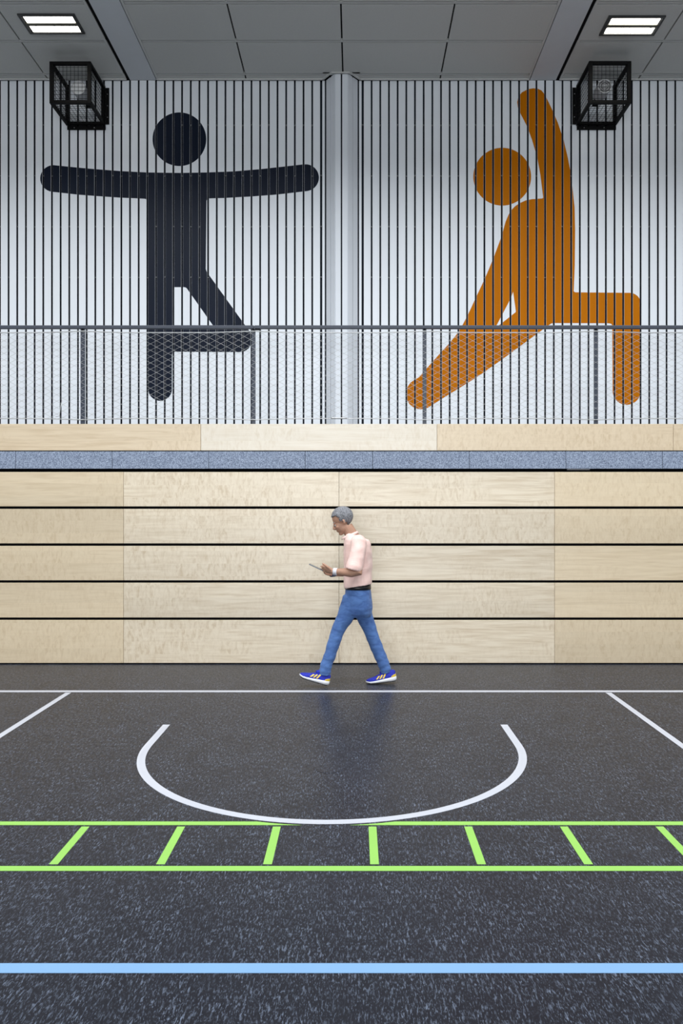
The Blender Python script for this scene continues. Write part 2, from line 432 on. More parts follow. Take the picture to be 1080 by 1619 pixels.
# ================================================================== PAINTED FIGURES
def painted(name, loops, mat_, parent, off=0.0009):
    """loops in pixels on the wall plane: outline and holes; cut to the slats, 0.8 mm thick"""
    pl = [[Vector(((x-CX)*D_WALL/F, H+(CY-y)*D_WALL/F, 0)) for x, y in lp] for lp in loops]
    flat = [v for lp in pl for v in lp]
    b = bmesh.new(); vs = [b.verts.new(v) for v in flat]
    for tri in tessellate_polygon(pl):
        try: b.faces.new([vs[i] for i in tri])
        except ValueError: pass
    x0 = min(v.x for v in flat); x1 = max(v.x for v in flat)
    cuts = [c for s in slats if s[1] > x0 and s[0] < x1 for c in (s[0]+0.0018, s[1]-0.0018)]
    for c in cuts:
        if x0 < c < x1:
            bmesh.ops.bisect_plane(b, geom=b.verts[:]+b.edges[:]+b.faces[:], plane_co=(c, 0, 0), plane_no=(1, 0, 0), dist=1e-6)
    dead = []
    for f in b.faces:
        c = f.calc_center_median().x
        s = next((s for s in slats if s[0] <= c <= s[1] and s[0]+0.0017 < c < s[1]-0.0017), None)
        if s is None: dead.append(f)
    bmesh.ops.delete(b, geom=dead, context='FACES')
    # split islands per slat are separate already; set depth
    for v in b.verts:
        s = min(slats, key=lambda s: 0 if s[0] <= v.co.x <= s[1] else min(abs(v.co.x-s[0]), abs(v.co.x-s[1])))
        v.co = Vector((v.co.x, slat_y(v.co.x, s)-off, v.co.y))
    bmesh.ops.recalc_face_normals(b, faces=b.faces)
    for f in b.faces:
        if f.normal.y > 0: f.normal_flip()
    r = bmesh.ops.extrude_face_region(b, geom=b.faces[:])
    for v in [g for g in r['geom'] if isinstance(g, bmesh.types.BMVert)]: v.co.y -= 0.0008
    return link(name, b, mat_, parent)
def circ(cx, cy, r, n=72): return [(cx+r*math.cos(2*PI*i/n), cy+r*math.sin(2*PI*i/n)) for i in range(n)]
def arcpts(cx, cy, rx, ry, a0, a1, n=14):
    return [(cx+rx*math.cos(math.radians(a0+(a1-a0)*i/n)), cy+ry*math.sin(math.radians(a0+(a1-a0)*i/n))) for i in range(n+1)]
def smooth_closed(pts, corner=None, n=4):          # Catmull-Rom through a closed outline; corners stay sharp
    corner = corner or set(); out = []; m = len(pts)
    for i in range(m):
        p0, p1, p2, p3 = pts[i-1], pts[i], pts[(i+1)%m], pts[(i+2)%m]
        if i in corner: p0 = p1
        if (i+1)%m in corner: p3 = p2
        L = math.dist(p1, p2)
        # straight long runs are kept straight
        if L > 60: out.append(p1); continue
        for k in range(n):
            t = k/n
            q = []
            for c in range(2):
                q.append(0.5*((2*p1[c])+(-p0[c]+p2[c])*t+(2*p0[c]-5*p1[c]+4*p2[c]-p3[c])*t*t+(-p0[c]+3*p1[c]-3*p2[c]+p3[c])*t**3))
            out.append(tuple(q))
    return out
navy = ([(84.7,261.2),(121.8,264.9),(149.5,267.4),(191.2,270.6),(231.7,272.7),(283,273.5),(327.9,272.7),(369.5,271.1),(411.2,267.6),(452.9,263.0),(480.0,259.9)]
        + arcpts(483, 281, 21.3, 21.3, -82, 82, 16)
        + [(439,307.5),(397.3,310.7),(355.6,313.0),(330.6,313.8),(327.6,314.8),(326.5,317.6),
           (325.4,425.3),(326.6,429),(329.2,433.0),(387.4,514.0)]
        + [(394.4,523.0),(397.6,529.5),(398.5,536.5),(397.2,544),(393.5,550.5),(388,554.9),(381.0,556.7)]
        + [(277.2,556.0),(273.4,556.6),(271.9,560.5)]
        + [(271.8,615.0)] + arcpts(253.2, 615.0, 18.8, 18.8, 0, 180, 18)
        + [(233.4,500),(232.4,317.6),(231.2,314.9),(228.2,314.2),(217.8,313.7),(191.2,312.6),(149.5,309.8),(121.8,307.6),(90,304)]
        + arcpts(85.5, 282.3, 21.9, 21.3, 100, 262, 16))
navy_hole = [(275.6,454.0),(291.5,454.0),(293.8,454.6),(295.5,456.0),(336.5,514.2),(275.6,514.2)]
nf = empty('painted_figure', (X(250, D_WALL), D_WALL, Z(634, D_WALL)))
tag(nf, 'dark navy stick figure balancing on one leg with arms spread, painted on white slats', 'wall painting')
painted('body', [navy, navy_hole], M_navy, nf)
painted('head', [circ(283.7, 220.2, 42.4)], M_navy, nf)
orange = [(843,139.6),(833.7,141.5),(825.0,146.2),(819.6,153.5),(817.8,161.5),(818.8,169.5),(822.6,179),(833.7,200.4),(841,220.7),(849.4,248.5),(854.4,276.3),(858.3,307.8),
          (858.9,312.6),(857.6,313.8),(841,315.0),(831,317.0),(821.7,321.2),(814.3,326.2),(808.7,332.0),(804,339.6),(799.4,350.7),(793,373.9),(780.9,406.3),(767,439.6),(752.2,471),(739.2,499),
          (730.7,515.0),(723.5,526.7),(710.3,543),(697,557.4),(675.4,581.5),(662.5,596.4),(656,600.2),(648.9,605.0),(643.9,612.5),(641.8,622),(643.3,631.8),(647.7,639.4),(655.5,645.3),(665.7,647.3),(676.4,644.8),
          (699.4,630.2),(723.5,615.3),(752.4,597.4),(793.3,568.8),(836.7,536.9),(867.8,514.0),(871.5,511.6),(875.2,510.8),(962.2,511.0),(966.6,511.9),(968.1,514.6),(968.7,618)]
orange += arcpts(990.9, 618, 22.3, 22.0, 176, 4, 18)
orange += [(1013.5,478)] + arcpts(995.5, 481.5, 18.2, 18.5, -10, -88, 8) + [(909.6,462.2),(907.2,460.6),(908.8,420),(909.4,365.6),(908.6,328.5),(905,294.8),(902.2,271.7),(897.6,248.5),(891,220.7),(881.9,193.9),(874.4,176.3),(866,158.7),(859.8,147.4),(855.9,142.8),(849.8,140.2)]
orange_hole = [(811.4,461.2),(815.7,492.6),(814.6,494.2),(786.5,516.3),(783.5,517.5),(792,501.5),(807.8,471.3)]
of = empty('painted_figure', (X(665, D_WALL), D_WALL, Z(647, D_WALL)))
tag(of, 'orange stick figure in a low lunge with one arm raised, painted on white slats', 'wall painting')
painted('body', [orange, orange_hole], M_orange, of)
painted('head', [circ(794.1, 279.4, 45.7)], M_orange, of)

# ================================================================== BLEACHER
bl = empty('retractable_bleacher', (XC, D_BOARD, 0))
tag(bl, 'closed retractable bleacher with stacked pale birch fronts standing on the dark floor', 'bleacher')
zr = [(746.2, 800.6), (804.6, 859.1), (863.2, 917.5), (921.5, 976.3), (980.4, 1048.2)]
cols = [-487, -146, 195.3, 536.0, 877.0, 1218, 1559]
for r, (ya, yb) in enumerate(zr):
    for c in range(6):
        x0, x1 = X(cols[c], D_BOARD)+0.0015, X(cols[c+1], D_BOARD)-0.0015
        z0, z1 = Z(yb, D_BOARD), Z(ya, D_BOARD)
        b = bmesh.new(); cxm = (x0+x1)/2
        box(b, (x0-cxm, 0, z0), (x1-cxm, 0.024, z1))
        o = link('front_board', b, M_wood_sheen if c in (2, 3) else M_wood)
        o.location = (cxm, D_BOARD, 0); o.parent = bl; o.matrix_parent_inverse = Matrix.Translation(-bl.location)
        bevel(o, 0.0015, 1)
b = bmesh.new()
xa, xb = X(-487, D_BOARD), X(1559, D_BOARD)
box(b, (xa, D_BOARD+0.055, 0.0), (xb, D_BOARD+0.9, Z(744, D_BOARD)))
link('steel_frame', b, M_black, bl)
b = bmesh.new()
for ya, yb in zr: 
    box(b, (xa, D_BOARD+0.0245, Z(yb, D_BOARD)+0.03), (xb, D_BOARD+0.055, Z(ya, D_BOARD)-0.03))
link('support_rail', b, M_black, bl)

# gallery edge: carpeted band and birch fascia
ge = empty('gallery_edge', (XC, D_BOARD, Z(741, D_BOARD)))
tag(ge, 'gallery edge of birch fascia over a blue grey felt band above the bleacher', 'balcony edge')
ce = [-282, -129, 24.2, 177.0, 329.7, 482.4, 589.4, 742.2, 895.2, 1048.2, 1201, 1354]
for a, c in zip(ce, ce[1:]):
    b = bmesh.new(); box(b, (X(a, D_BOARD)+0.002, D_BOARD+0.006, Z(741, D_BOARD)), (X(c, D_BOARD)-0.002, D_BOARD+0.03, Z(713.6, D_BOARD)))
    bevel(link('felt_panel', b, M_carpet, ge), 0.002, 1)['label'] = 'blue grey felt panel'
te = [-429, -55.5, 317.6, 691.0, 1064.8, 1438]
for i_te, (a, c) in enumerate(zip(te, te[1:])):
    x0, x1 = X(a, D_BOARD)+0.0015, X(c, D_BOARD)-0.0015; cxm = (x0+x1)/2
    b = bmesh.new(); box(b, (x0-cxm, 0, Z(712.3, D_BOARD)), (x1-cxm, 0.024, Z(670.3, D_BOARD)))
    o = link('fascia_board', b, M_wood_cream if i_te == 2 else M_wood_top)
    o.location = (cxm, D_BOARD, 0); o.parent = ge; o.matrix_parent_inverse = Matrix.Translation(-ge.location)
    bevel(o, 0.0015, 1)
b = bmesh.new()
xa, xb = X(-429, D_BOARD), X(1438, D_BOARD)
box(b, (xa, D_BOARD+0.031, Z(741, D_BOARD)+0.002), (xb, D_BOARD+0.055, Z(672, D_BOARD)))
link('carrier', b, M_black, ge)
b = bmesh.new(); box(b, (X(897, D_BOARD), D_BOARD+0.008, Z(743.0, D_BOARD)), (X(933, D_BOARD), D_BOARD+0.03, Z(741.1, D_BOARD)))
link('metal_strip', b, mat('worn_steel', (0.12, 0.12, 0.13), 0.4, 0.5), ge)

# ================================================================== RAILING
DR = 8.12
rl = empty('guard_railing', (XC, DR, 2.50))
tag(rl, 'slate grey guard railing with stainless cable net along the gallery edge', 'railing')
posts = [-409, -139, 131.0, 401.0, 671.3, 942.0, 1212, 1482]
zt = Z(514.8, DR); zbm = Z(520.2, DR)
b = bmesh.new(); box(b, (X(-430, DR), DR-0.02, zbm), (X(402, DR), DR+0.02, zt)); bevel(link('handrail', b, M_rail, rl), 0.006, 2)
b = bmesh.new(); box(b, (X(402.6, DR), DR-0.02, zbm), (X(1500, DR), DR+0.02, zt)); bevel(link('handrail', b, M_rail, rl), 0.006, 2)
for px in posts:
    b = bmesh.new(); w2 = 0.021 if px != 131.0 else 0.024
    box(b, (X(px, DR)-w2, DR-0.006, 2.50), (X(px, DR)+w2, DR+0.006, zbm+0.001))
    bevel(link('post', b, M_rail, rl), 0.002, 1)
    b = bmesh.new(); box(b, (X(px, DR)-0.012, DR-0.009, zbm-0.03), (X(px, DR)+0.012, DR-0.006, zbm))
    link('bracket', b, M_cage, rl)
b = bmesh.new(); box(b, (X(403.5, DR), DR-0.014, zbm-0.012), (X(411, DR), DR+0.014, zbm)); link('rail_joint', b, M_cage, rl)
DN = DR-0.012                                      # plane of the net, hung in front of the posts
def cable_z(x, top):                               # cable sags between the posts
    for a, c in zip(posts, posts[1:]):
        xa, xc = X(a, DR), X(c, DR)
        if xa <= x <= xc:
            t = (x-xa)/(xc-xa); s = 4*t*(1-t)
            s = min(1.0, s*1.3)
            return (Z(523.8, DR)-s*0.017) if top else (Z(664.2, DR)+s*0.015)
    return Z(524, DR) if top else Z(664, DR)
xs0, xs1 = X(-409, DR), X(1482, DR)
for top in (True, False):
    b = bmesh.new(); n = 160
    tube(b, [(xs0+(xs1-xs0)*i/n, DN, cable_z(xs0+(xs1-xs0)*i/n, top)) for i in range(n+1)], 0.0055 if top else 0.0050, 6)
    link('border_cable', b, M_cable, rl)
b = bmesh.new()
pw = 18.5*DR/F                                     # one mesh width
ncol = int((xs1-xs0)/(pw/2)); nrow = 27
for r in range(nrow+1):
    pts = []
    for i in range(ncol+1):
        x = xs0+i*pw/2
        zt_, zb_ = cable_z(x, True)-0.002, cable_z(x, False)+0.002
        hgt = (zt_-zb_)/nrow
        amp = hgt*0.5*(1 if (i+r) % 2 else -1)
        z = zb_+r*hgt+amp
        z = max(zb_, min(zt_, z))
        pts.append((x, DN+0.002*(1 if i % 2 else -1), z))
    tube(b, pts, 0.00165, 4)
link('cable_net', b, M_cable, rl)
b = bmesh.new(); tube(b, [(X(523, DN), DN-0.004, Z(661.3, DN)), (X(526, DN), DN-0.004, Z(661.2, DN)), (X(527, DN), DN-0.004, Z(661.2, DN)), (X(544, DN), DN-0.004, Z(661.2, DN)), (X(549, DN), DN-0.004, Z(661.4, DN))], [0.004, 0.009, 0.007, 0.008, 0.004], 10)
link('turnbuckle', b, M_cable, rl)
b = bmesh.new(); tube(b, [P(98, 633, DN), P(95, 648, DN), P(94, 658, DN), P(88, 659, DN)], 0.003, 6)
link('cable_tail', b, M_cable, rl)

# ================================================================== CEILING LAMPS
lamp_root = None
def make_lamp(loc):
    r = empty('ceiling_light', loc)
    def L(name, fn, m):
        b = bmesh.new(); fn(b); o = link(name, b, m); o.parent = r; return o
    hx, hy = 0.312, 0.165
    def fr(b):
        t = 0.028
        box(b, (-hx, -hy, -0.014), (hx, -hy+t, 0.002)); box(b, (-hx, hy-t, -0.014), (hx, hy, 0.002))
        box(b, (-hx, -hy+t, -0.014), (-hx+t, hy-t, 0.002)); box(b, (hx-t, -hy+t, -0.014), (hx, hy-t, 0.002))
    L('frame', fr, M_lampfr)
    L('housing', lambda b: box(b, (-hx+0.02, -hy+0.02, -0.003), (hx-0.02, hy-0.02, 0.001)), M_lampfr)
    L('centre_bar', lambda b: box(b, (-hx+0.022, -0.024, -0.013), (hx-0.022, 0.024, 0.0)), M_louvre)
    for s in (-1, 1):
        y0, y1 = (0.024, hy-0.034) if s > 0 else (-hy+0.034, -0.024)
        def df(b):
            box(b, (-hx+0.050, y0, -0.006), (hx-0.042, y1, 0.0))
        L('diffuser', df, M_lamp)
    L('mounting_clip', lambda b: box(b, (hx-0.10, -0.018, -0.0135), (hx-0.085, 0.026, -0.002)), M_louvre)
    return r
def copy_tree(o, loc):
    c = o.copy(); COL.objects.link(c); c.location = loc
    for ch in o.children:
        k = ch.copy(); COL.objects.link(k); k.parent = c
    return c
lampA = make_lamp((-3.362, 8.30, CEIL-0.002))
tag(lampA, 'lit rectangular twin ceiling light above the left black cage', 'ceiling light', 'recessed ceiling lights')
lampB = copy_tree(lampA, (3.072, 8.33, CEIL-0.002))
tag(lampB, 'lit rectangular twin ceiling light above the right black cage', 'ceiling light', 'recessed ceiling lights')
# ================================================================== CAGES AND SPEAKERS
def cage(xa, xb, za, zb_, flip, label):
    yf, yw = 8.86, D_WALL-0.012
    r = empty('protective_cage', ((xa+xb)/2, yw, za))
    tag(r, label, 'cage', 'speaker cages')
    t = 0.044
    b = bmesh.new()
    for y in (yf, yw-t):
        box(b, (xa, y, za), (xa+t, y+t*0.8, zb_)); box(b, (xb-t, y, za), (xb, y+t*0.8, zb_))
        box(b, (xa+t, y, za), (xb-t, y+t*0.8, za+t*0.85))
        if y == yf: box(b, (xa+t, y, zb_-t*0.85), (xb-t, y+t*0.8, zb_))
    for x in (xa, xb-t*0.8):
        for z in (za, zb_-t*0.8): box(b, (x, yf+t*0.8, z), (x+t*0.8, yw-t, z+t*0.8))
    bevel(link('frame', b, M_cage, r), 0.002, 1)
    b = bmesh.new(); fx = xb if not flip else xa-0.045
    box(b, (fx, yw-0.006, za+0.02), (fx+0.045, yw, zb_-0.02))
    ox = xa+0.0 if flip else xa+0.0
    box(b, (xa+0.01, yw-0.006, za-0.05), (xb-0.0, yw, za))
    link('mounting_flange', b, M_cage, r)
    for i in range(3):
        b = bmesh.new(); tube(b, [(fx+0.025, yw-0.006, zb_-0.10-i*0.145), (fx+0.025, yw-0.011, zb_-0.10-i*0.145)], 0.006, 8); link('screw', b, M_screw, r)
    for i in range(2):
        b = bmesh.new(); q = xa+0.1+i*0.25; tube(b, [(q, yw-0.006, za-0.025), (q, yw-0.011, za-0.025)], 0.006, 8); link('screw', b, M_screw, r)
    sp, rr = 0.0485, 0.0024
    def grid(name, o0, u, v, nu, nv):
        b = bmesh.new(); o0 = Vector(o0); u = Vector(u); v = Vector(v)
        for i in range(1, nu): tube(b, [o0+u*i/nu, o0+u*i/nu+v], rr, 5)
        for j in range(1, nv): tube(b, [o0+v*j/nv, o0+v*j/nv+u], rr, 5)
        link(name, b, M_wire, r)
    W, Hh, Dp = xb-xa, zb_-za, yw-yf
    i_ = t*0.4; nx = round(W/sp); nz = round(Hh/sp); ny_ = round(Dp/sp)
    grid('mesh_panel', (xa+i_, yf+i_, za+i_), (W-2*i_, 0, 0), (0, 0, Hh-2*i_), nx, nz)
    grid('mesh_panel', (xa+i_, yf+i_, za+i_), (0, Dp-2*i_, 0), (0, 0, Hh-2*i_), ny_, nz)
    grid('mesh_panel', (xb-i_, yf+i_, za+i_), (0, Dp-2*i_, 0), (0, 0, Hh-2*i_), ny_, nz)
    grid('mesh_panel', (xa+i_, yf+i_, za+i_), (W-2*i_, 0, 0), (0, Dp-2*i_, 0), nx, ny_)
    return r
cage(X(78, 8.86), X(143.5, 8.86), Z(163, 8.86), Z(96.8, 8.86), False, 'black wire mesh cage on the wall above the navy painted figure')
cage(X(931.5, 8.86), X(998.5, 8.86), Z(163, 8.86), Z(96.2, 8.86), True, 'black wire mesh cage on the wall beside the raised orange arm')
def speaker(px, py, grille, label):
    d = 9.02; c = P(px, py, d); r0 = 0.084
    r = empty('loudspeaker', (c.x, D_WALL, c.z)); tag(r, label, 'speaker', 'caged loudspeakers')
    b = bmesh.new(); rs = []
    for y, q in ((0, 0.9), (0.004, 1.0), (0.02, 1.0), (0.16, 0.97), (0.20, 0.85), (0.22, 0.5)):
        rs.append([(c.x+math.cos(2*PI*i/36)*r0*q, c.y+y, c.z+math.sin(2*PI*i/36)*r0*q) for i in range(36)])
    rings(b, rs); link('housing', b, M_spk, r)
    b = bmesh.new(); n = 36
    tube(b, [(c.x+math.cos(2*PI*i/n)*r0*0.95, c.y-0.003, c.z+math.sin(2*PI*i/n)*r0*0.95) for i in range(n+1)], 0.007, 8)
    link('rim', b, M_spk, r)
    b = bmesh.new(); rs = [[(c.x+math.cos(2*PI*i/36)*r0*0.9, c.y+y, c.z+math.sin(2*PI*i/36)*r0*0.9) for i in range(36)] for y in (-0.002, 0.001)]
    rings(b, rs, smooth=False); link('grille', b, M_spkd if grille else M_spk, r)
    if grille:
        b = bmesh.new()
        for q in (0.15, 0.32, 0.62): tube(b, [(c.x+math.cos(2*PI*i/24)*r0*q, c.y-0.004, c.z+math.sin(2*PI*i/24)*r0*q) for i in range(25)], 0.0028, 6)
        for a in (0, PI/2): tube(b, [(c.x-math.cos(a)*r0*0.9, c.y-0.004, c.z-math.sin(a)*r0*0.9), (c.x+math.cos(a)*r0*0.9, c.y-0.004, c.z+math.sin(a)*r0*0.9)], 0.0028, 6)
        link('grille_ring', b, M_spk, r)
    b = bmesh.new()
    box(b, (c.x-0.016, c.y+0.20, c.z-0.03), (c.x+0.016, D_WALL-0.001, c.z+0.03))
    box(b, (c.x-0.03, D_WALL-0.008, c.z-0.04), (c.x+0.03, D_WALL-0.001, c.z+0.04))
    link('bracket', b, M_cage, r)
    return r
speaker(124, 139, False, 'round pale loudspeaker with plain front inside the left cage')
speaker(956, 136.5, True, 'round loudspeaker with dark ringed grille inside the right cage')

# ================================================================== COURT LINES
T = 0.0012
def strip_obj(name, pts, m, label, cat='floor line', group=None):
    b = bmesh.new(); vs = [b.verts.new((x, y, T)) for x, y in pts]
    bt = [b.verts.new((x, y, 0.0)) for x, y in pts]; n = len(pts)
    f = b.faces.new(vs)
    for i in range(n): b.faces.new((bt[i], bt[(i+1)%n], vs[(i+1)%n], vs[i]))
    bmesh.ops.triangulate(b, faces=[f], ngon_method='EAR_CLIP')
    o = link(name, b, m)
    return tag(o, label, cat, group)
def rect(x0, x1, y0, y1): return [(x0, y0), (x1, y0), (x1, y1), (x0, y1)]
strip_obj('court_line', rect(-9, 9, 6.785, 6.850), M_line_w, 'white baseline across the dark floor below the walking person')
strip_obj('court_line', rect(-2.617, -2.566, 0.5, 6.765), M_line_w, 'white line running forward along the left side from the baseline')
strip_obj('court_line', rect(2.258, 2.309, 0.5, 6.765), M_line_w, 'white line running forward along the right side from the baseline')
YA, RO, RI, YE = 5.247, 1.322, 1.268, 5.752
pts = [(XC-RO, YE)] + [(XC+RO*math.cos(a), YA+RO*math.sin(a)) for a in [PI+PI*i/64 for i in range(65)]] + [(XC+RO, YE), (XC+RI, YE)]
pts += [(XC+RI*math.cos(a), YA+RI*math.sin(a)) for a in [2*PI-PI*i/64 for i in range(65)]] + [(XC-RI, YE)]
b = bmesh.new(); n = len(pts)//2
outer = pts[:n]; inner = pts[n:][::-1]
o_t = [b.verts.new((x, y, T)) for x, y in outer]; i_t = [b.verts.new((x, y, T)) for x, y in inner]
o_b = [b.verts.new((x, y, 0)) for x, y in outer]; i_b = [b.verts.new((x, y, 0)) for x, y in inner]
for k in range(n-1):
    b.faces.new((o_t[k], o_t[k+1], i_t[k+1], i_t[k])); b.faces.new((o_b[k], o_b[k+1], o_t[k+1], o_t[k])); b.faces.new((i_t[k], i_t[k+1], i_b[k+1], i_b[k]))
for k in (0, n-1): b.faces.new((o_b[k], o_t[k], i_t[k], i_b[k]))
tag(link('court_line', b, M_line_w), 'white semicircle line on the dark floor', 'floor line')
RG = 1.340; g_far, g_near = 3.957, 3.913
def gx(y): return math.sqrt(max(0, RG*RG-(YA-y)**2))
arc = [(gx(g_near+(g_far-g_near)*i/10), g_near+(g_far-g_near)*i/10) for i in range(11)]
strip_obj('court_line', [(-9, g_near)]+[(XC-dx, y) for dx, y in arc]+[(-9, g_far)], M_line_g, 'lime green line left of the white semicircle, tapering to a point beside it')
strip_obj('court_line', [(9, g_near)]+[(XC+dx, y) for dx, y in arc]+[(9, g_far)], M_line_g, 'lime green line right of the white semicircle, tapering to a point beside it')
strip_obj('court_line', rect(-9, 9, 3.415, 3.461), M_line_g, 'lime green line nearer the viewer below the short green bars')
ordn = ['first', 'second', 'third', 'fourth', 'fifth', 'sixth', 'seventh']
for k in range(-6, 8):
    x = 0.0887+0.4970*k
    j = k+3
    lab = ('short lime green bar, %s from the left between the two green lines' % ordn[j]) if 0 <= j <= 6 else 'short lime green bar beyond the edge of view'
    if 0 <= j <= 6: strip_obj('ladder_bar', rect(x-0.0205, x+0.0205, 3.479, 3.894), M_line_g, lab, 'floor line', 'lime green ladder bars')
strip_obj('court_line', rect(-9, 9, 2.660, 2.717), M_line_b, 'light blue line across the foreground floor')
b = bmesh.new()
cc = (X(520, 4.78), 4.78)
rings(b, [[(cc[0]+0.092*q*math.cos(2*PI*i/40), cc[1]+0.092*q*math.sin(2*PI*i/40), z) for i in range(40)] for q, z in ((1, 0), (1, 0.0008), (0.97, 0.0012))], smooth=False)
tag(link('floor_cap', b, M_floor), 'dark round floor socket cap inside the white semicircle', 'floor cap')

# ================================================================== PERSON
DP = 7.07
person = empty('person', (X(560, DP), DP, 0))
tag(person, 'grey haired person in pink shirt and blue jeans walking left while looking at a phone', 'person')
def remesh(o, vox, smooth=2, disp=0.0, dscale=0.08):
    m = o.modifiers.new('remesh', 'REMESH'); m.mode = 'VOXEL'; m.voxel_size = vox; m.use_smooth_shade = True
    if smooth:
        s = o.modifiers.new('smooth', 'SMOOTH'); s.factor = 0.5; s.iterations = smooth
    if disp:
        tx = bpy.data.textures.new(o.name+'_folds', 'CLOUDS'); tx.noise_scale = dscale; tx.noise_depth = 1
        d = o.modifiers.new('folds', 'DISPLACE'); d.texture = tx; d.strength = disp; d.mid_level = 0.5; d.texture_coords = 'LOCAL'
    return o
def hring(py, xf, xb, hw, d=DP, n=28, tilt=0.0, pw_=2.3):
    """horizontal oval ring of the trunk: front/back in px, half width in m"""
    a = P(xf, py, d); c = P(xb, py, d); cx = (a.x+c.x)/2; rx = (c.x-a.x)/2; out = []
    for i in range(n):
        t = 2*PI*i/n; cs, sn = math.cos(t), math.sin(t)
        ex = 2/pw_
        x = cx+rx*math.copysign(abs(cs)**ex, cs); y = d+hw*math.copysign(abs(sn)**ex, sn)
        out.append(Vector((x, y, a.z+tilt*(x-cx))))
    return out
# head frame
pitch = math.radians(27)
HC = P(541.5, 823.5, DP)
HF = Vector((-math.cos(pitch), 0, -math.sin(pitch))); HU = Vector((-math.sin(pitch), 0, math.cos(pitch))); HS = Vector((0, 1, 0))
def hp(f, s, u): return HC+HF*f+HS*s+HU*u
AX = (HF, HS, HU)
# left (near) arm, right (far) arm
SHL, ELL, WRL = P(567, 858, 6.89), P(566, 906, 6.80), P(527, 903.5, 6.86)
SHR, ELR, WRR = P(567, 858, 7.25), P(562, 904, 7.32), P(523, 907, 7.14)
def hand(bm, wrist, fdir, palm, side, curl=(0.5, 0.6, 0.5), thumb_dir=None):
    f = Vector(fdir).normalized(); n = Vector(palm); n = (n-f*n.dot(f)).normalized(); s = f.cross(n)*side
    W = Vector(wrist)
    rs = []
    for t, wd, th in ((-0.01, 0.026, 0.020), (0.015, 0.030, 0.018), (0.04, 0.038, 0.017), (0.07, 0.041, 0.015), (0.088, 0.038, 0.012)):
        c = W+f*t
        rs.append([c+s*wd*math.cos(2*PI*i/16)+n*th*math.sin(2*PI*i/16) for i in range(16)])
    rings(bm, rs)
    tips = []
    for q, L, base in ((-0.029, 0.062, 0.078), (-0.010, 0.074, 0.084), (0.010, 0.078, 0.086), (0.029, 0.070, 0.082)):
        p = W+f*base+s*q; pts = [p-f*0.015]; d = f.copy(); ang = 0
        pts.append(p)
        for k, frac in enumerate((0.42, 0.33, 0.25)):
            ang += curl[k]
            dd = f*math.cos(ang)+n*math.sin(ang)
            p = p+dd*L*frac; pts.append(p.copy())
        tube(bm, pts, [0.0088, 0.0092, 0.0086, 0.0078, 0.0066], 8, round_ends=True); tips.append(p)
    p0 = W+f*0.022+s*0.026
    td = (f*0.75+s*0.55+n*0.35).normalized() if thumb_dir is None else Vector(thumb_dir).normalized()
    p1 = p0+td*0.038; p2 = p1+(td*0.7+f*0.5+n*0.2).normalized()*0.030; p3 = p2+(td*0.4+f*0.8+n*0.2).normalized()*0.024
    tube(bm, [p0-td*0.01, p0, p1, p2, p3], [0.014, 0.015, 0.0115, 0.0100, 0.0082], 8, round_ends=True)
    return tips
b = bmesh.new()
# trunk under the clothes
rings(b, [hring(846, 551, 573, 0.09), hring(852, 549, 576, 0.13), hring(862, 549, 580, 0.15), hring(885, 548, 582, 0.145), hring(910, 548, 581, 0.135), hring(930, 549, 580, 0.135), hring(950, 547, 585, 0.155), hring(965, 549, 585, 0.15)])
tube(b, [P(562, 855, DP), P(555, 844, DP), P(548, 832, DP)], [0.066, 0.059, 0.057], 16)
tube(b, [SHL+Vector((0, 0.05, 0.0)), SHL, (SHL+ELL)/2, ELL, ELL+(WRL-ELL)*0.25, ELL+(WRL-ELL)*0.7, WRL], [0.045, 0.045, 0.043, 0.041, 0.043, 0.033, 0.026], 14, round_ends=True)
tube(b, [SHR+Vector((0, -0.05, 0.0)), SHR, (SHR+ELR)/2, ELR, ELR+(WRR-ELR)*0.25, ELR+(WRR-ELR)*0.7, WRR], [0.045, 0.045, 0.043, 0.041, 0.043, 0.033, 0.026], 14, round_ends=True)
phone_c = P(500.0, 896.8, 6.985)
hand(b, WRL, P(506, 899.5, 6.93)-WRL, (0.15, 0.75, 0.65), -1, curl=(0.35, 0.75, 0.6), thumb_dir=(-0.80, 0.12, 0.58))
hand(b, WRR, P(508, 901.5, 7.06)-WRR, (0.1, -0.70, 0.70), 1, curl=(0.3, 0.7, 0.6), thumb_dir=(-0.85, -0.25, 0.52))
# legs under the jeans
dL, dRr = 6.99, 7.14
legF = [(560, 950, 0.075), (552, 972, 0.07), (540, 992, 0.058), (532, 1006, 0.047), (525, 1028, 0.045), (517, 1050, 0.034), (512, 1066, 0.030), (510, 1073, 0.03)]
legB = [(566, 950, 0.075), (576, 975, 0.068), (585, 998, 0.055), (589, 1008, 0.047), (599, 1030, 0.045), (606, 1048, 0.034), (611, 1060, 0.030), (613, 1069, 0.03)]
def dlin(a, c, i, n): return a+(c-a)*i/(n-1)
tube(b, [P(x, y, dlin(7.02, dL, i, 8)) for i, (x, y, r) in enumerate(legF)], [r*0.82 for *_, r in legF], 14)
tube(b, [P(x, y, dlin(7.12, dRr, i, 8)) for i, (x, y, r) in enumerate(legB)], [r*0.82 for *_, r in legB], 14)
